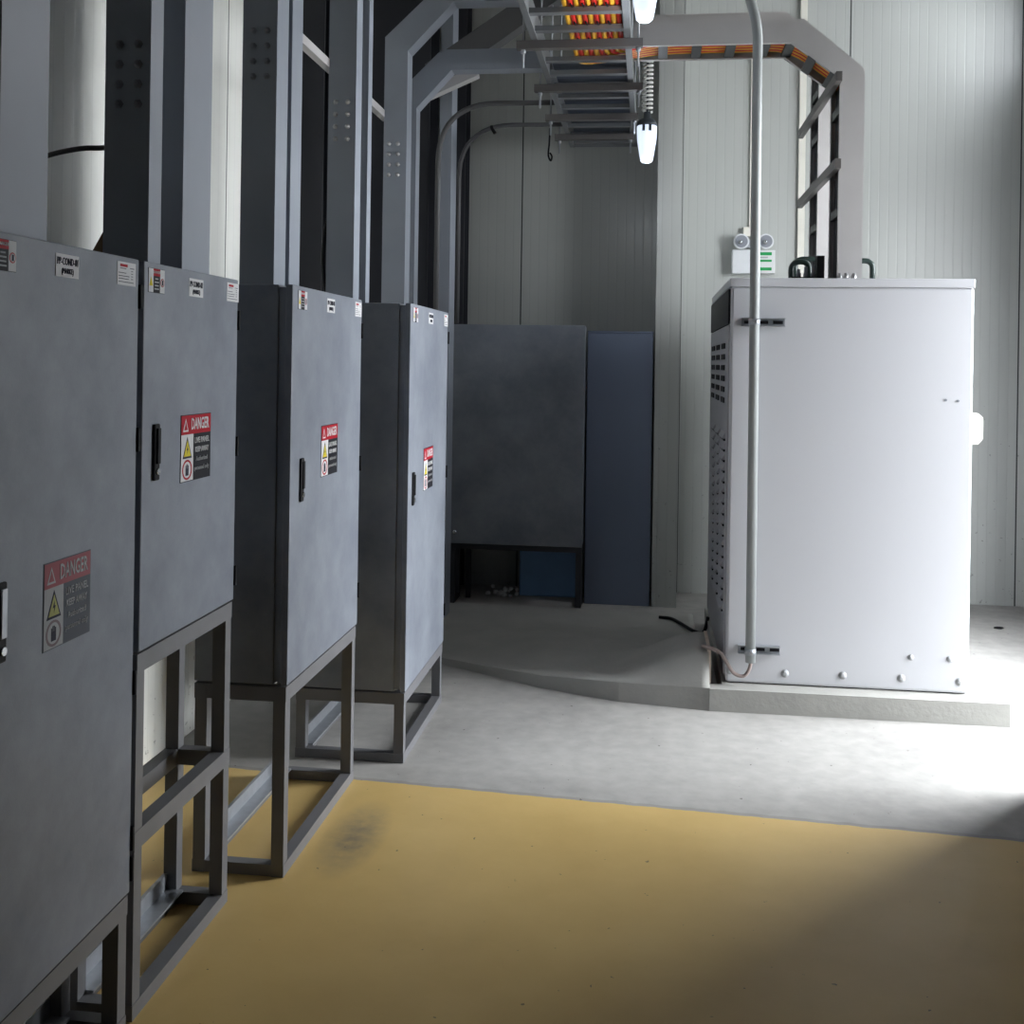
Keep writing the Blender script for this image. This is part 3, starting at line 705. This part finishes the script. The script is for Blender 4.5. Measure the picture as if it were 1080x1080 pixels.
for k in range(3):
    bm = nb(); lathe(bm, (.725 + k * .035, 5.53, 1.995), [(.012, 0), (.012, .02), (.008, .022), (.008, .04 + .012 * k)], 10); obj('gland', bm, M['boltdark'], g)
for k, x in enumerate((.862, .890, .925)):
    bm = nb(); lathe(bm, (x, 5.165, 1.956), [(.013, 0), (.013, .018), (.008, .020), (.008, .03)], 6)
    tag(obj('anchor_bolt', bm, M['bolt']), ['left', 'middle', 'right'][k] + ' shiny anchor bolt at the foot of the near drop tray', 'bolt', 'anchor bolts at the drop tray foot')

# ------------------------------------------------------------------ grey pipe in front of the white cabinet
bm = nb(); tube(bm, smooth_path([(.472, 5.026, .214), (.4635, 5.026, 3.09), (.40, 5.026, 3.30), (.26, 5.026, 3.55), (.24, 5.026, CZ)], .08, 6), .0225, 16)
pl = tag(obj('conduit_pipe', bm, M['pipe']), 'tall grey conduit pipe clamped to the front of the white cabinet', 'pipe')
for z in (1.752, .262):
    bm = nb(); lathe(bm, (.4715 - .0085 * (z - .214) / 2.9, 5.026, z - .014), [(.0255, 0), (.0255, .028)], 16); cl = obj('pipe_clamp', bm, M['galv'], pl)
    bm = nb(); lathe(bm, (.4715 - .0085 * (z - .214) / 2.9, 5.000, z), [(.008, 0), (.008, -.012)], 8, 'Y'); obj('clamp_screw', bm, M['bolt'], cl)
loose([(.472, 5.026, .26), (.472, 5.026, .200), (.455, 5.03, .158), (.430, 5.03, .148), (.395, 5.03, .165), (.362, 5.035, .215), (.340, 5.05, .243), (.30, 5.09, .252), (.262, 5.12, .253)], .0085, 'brown', 'bent_cable', 'brown cable curling from the pipe end to the concrete edge', 'cable')
loose([(.352, 6.30, .12), (.33, 6.32, .03), (.28, 6.40, .012), (.20, 6.60, .012), (.15, 6.70, .012), (.08, 6.72, .012)], .010, 'black', 'floor_cable', 'black cable lying on the dark floor beside the white cabinet', 'cable')

# ------------------------------------------------------------------ lamps
def lamp(x, y, z0, lab):
    t = thing('hanging_lamp', (x, y, z0), lab, 'lamp', 'hanging lamps beside the cable ladder')
    bm = nb(); lathe(bm, (x, y, z0), [(.022, 0), (.033, .008), (.040, .04), (.054, .13), (.056, .17), (.056, .205)], 10); obj('diffuser', bm, M['lampglow'], t)
    bm = nb(); lathe(bm, (x, y, z0 + .205), [(.058, 0), (.058, .012), (.045, .035), (.022, .045), (.018, .08)], 20); obj('socket', bm, M['lampbody'], t)
    bm = nb()
    for s in (-1, 1): box(bm, x + s * .018 - .008, x + s * .018 + .008, y - .0575, y - .048, z0 + .17, z0 + .206)
    obj('clip', bm, M['lampbody'], t)
    bm = nb(); tube(bm, [(x, y, z0 + .28), (x, y, CZ)], .005, 8); obj('cord', bm, M['lampbody'], t)
    bm = nb(); turns = 26; pts = []
    for k in range(turns * 8):
        a = k / 8 * 2 * math.pi; pts.append((x + .026 * math.cos(a), y + .026 * math.sin(a), z0 + .285 + .62 * k / (turns * 8)))
    tube(bm, pts, .0075, 6); obj('spiral_wrap', bm, M['coil'], t)
    l = bpy.data.lights.new('lamp_light', 'POINT'); l.energy = 3.0; l.color = (.86, .92, 1); l.shadow_soft_size = .05
    lo = bpy.data.objects.new('lamp_light', l); C.objects.link(lo); lo.parent = t; lo.location = (0, 0, -.07)
lamp(-.034, 6.2, 2.692, 'lit translucent hanging lamp, lower one nearer the back wall')
lamp(-.040, 4.40, 2.925, 'lit translucent hanging lamp cut by the top edge of the picture')

# ------------------------------------------------------------------ emergency light on the back wall
em = thing('emergency_light', (.68, 7.5, 2.17), 'white twin-head emergency light on the back wall, behind the grey pipe', 'emergency light')
obj('housing', B(.540, .705, 7.44, BY, 2.172, 2.332, bev=.006), M['wplastic'], em)
sg = obj('sign_plate', B(.705, .822, 7.45, BY, 2.175, 2.330, bev=.003), M['signwhite'], em)
for za, zb in ((2.296, 2.316), (2.252, 2.266), (2.194, 2.214)): obj('green_stripe', B(.718, .800, 7.447, 7.4505, za, zb), M['green'], sg)
obj('printed_line', B(.718, .775, 7.447, 7.4505, 2.276, 2.286), M['fadedwhite'], sg)
for x in (.597, .758):
    bm = nb(); lathe(bm, (x, 7.50, 2.385), [(.02, .0), (.046, -.035), (.052, -.075), (.050, -.085)], 20, 'Y'); hd = obj('lamp_head', bm, M['wplastic'], em)
    bm = nb(); lathe(bm, (x, 7.412, 2.385), [(.041, 0), (.041, -.004)], 20, 'Y'); obj('reflector', bm, M['boltdark'], hd)
    bm = nb(); lathe(bm, (x - .006, 7.402, 2.378), [(.014, 0), (.013, -.01), (.004, -.016)], 12, 'Y'); obj('bulb', bm, M['silver'], hd)
obj('bridge', B(.63, .725, 7.47, BY, 2.35, 2.40), M['galv'], em)
obj('junction_box', B(.615, .690, 7.485, BY, 2.425, 2.490, bev=.004), M['cream'], em)
tag(obj('wall_trunking', B(.655, .682, 7.515, BY, 2.49, CZ), M['cream']), 'thin white trunking rising from the emergency light', 'trunking', 'white trunking strips on the back wall')
tag(obj('wall_trunking', B(.975, 1.018, 7.505, BY, 1.2, 4.2), M['cream']), 'wider white trunking on the back wall beside the drop trays', 'trunking', 'white trunking strips on the back wall')

# ------------------------------------------------------------------ small litter
bm = nb()
for k in range(26):
    c = Vector((-.94 + random.gauss(0, .05), 7.18 + random.gauss(0, .03), .012 + abs(random.gauss(0, .018))))
    r = bmesh.ops.create_icosphere(bm, subdivisions=1, radius=random.uniform(.008, .022))
    for v in r['verts']: v.co = v.co * random.uniform(.6, 1.3) + c
tag(obj('crumpled_film', bm, M['dust']), 'crumpled pale plastic film on the floor before the blue box', 'plastic film', kind='stuff')
def litter(x, y, s, m, lab):
    bm = nb(); r = bmesh.ops.create_icosphere(bm, subdivisions=2, radius=s)
    for v in r['verts']: v.co = Vector((v.co.x * 1.8 + x, v.co.y + y, max(0, v.co.z * .5 + s * .45))) * 1.0 + Vector((random.uniform(-.2, .2) * s, random.uniform(-.2, .2) * s, 0))
    tag(obj('litter_scrap', bm, M[m]), lab, 'litter', 'dark scraps on the floor')
litter(2.10, 6.85, .016, 'black', 'dark scrap on the floor right of the white cabinet')
litter(-1.02, 5.98, .02, 'black', 'dark scrap on the dim floor beyond the last row cabinet')
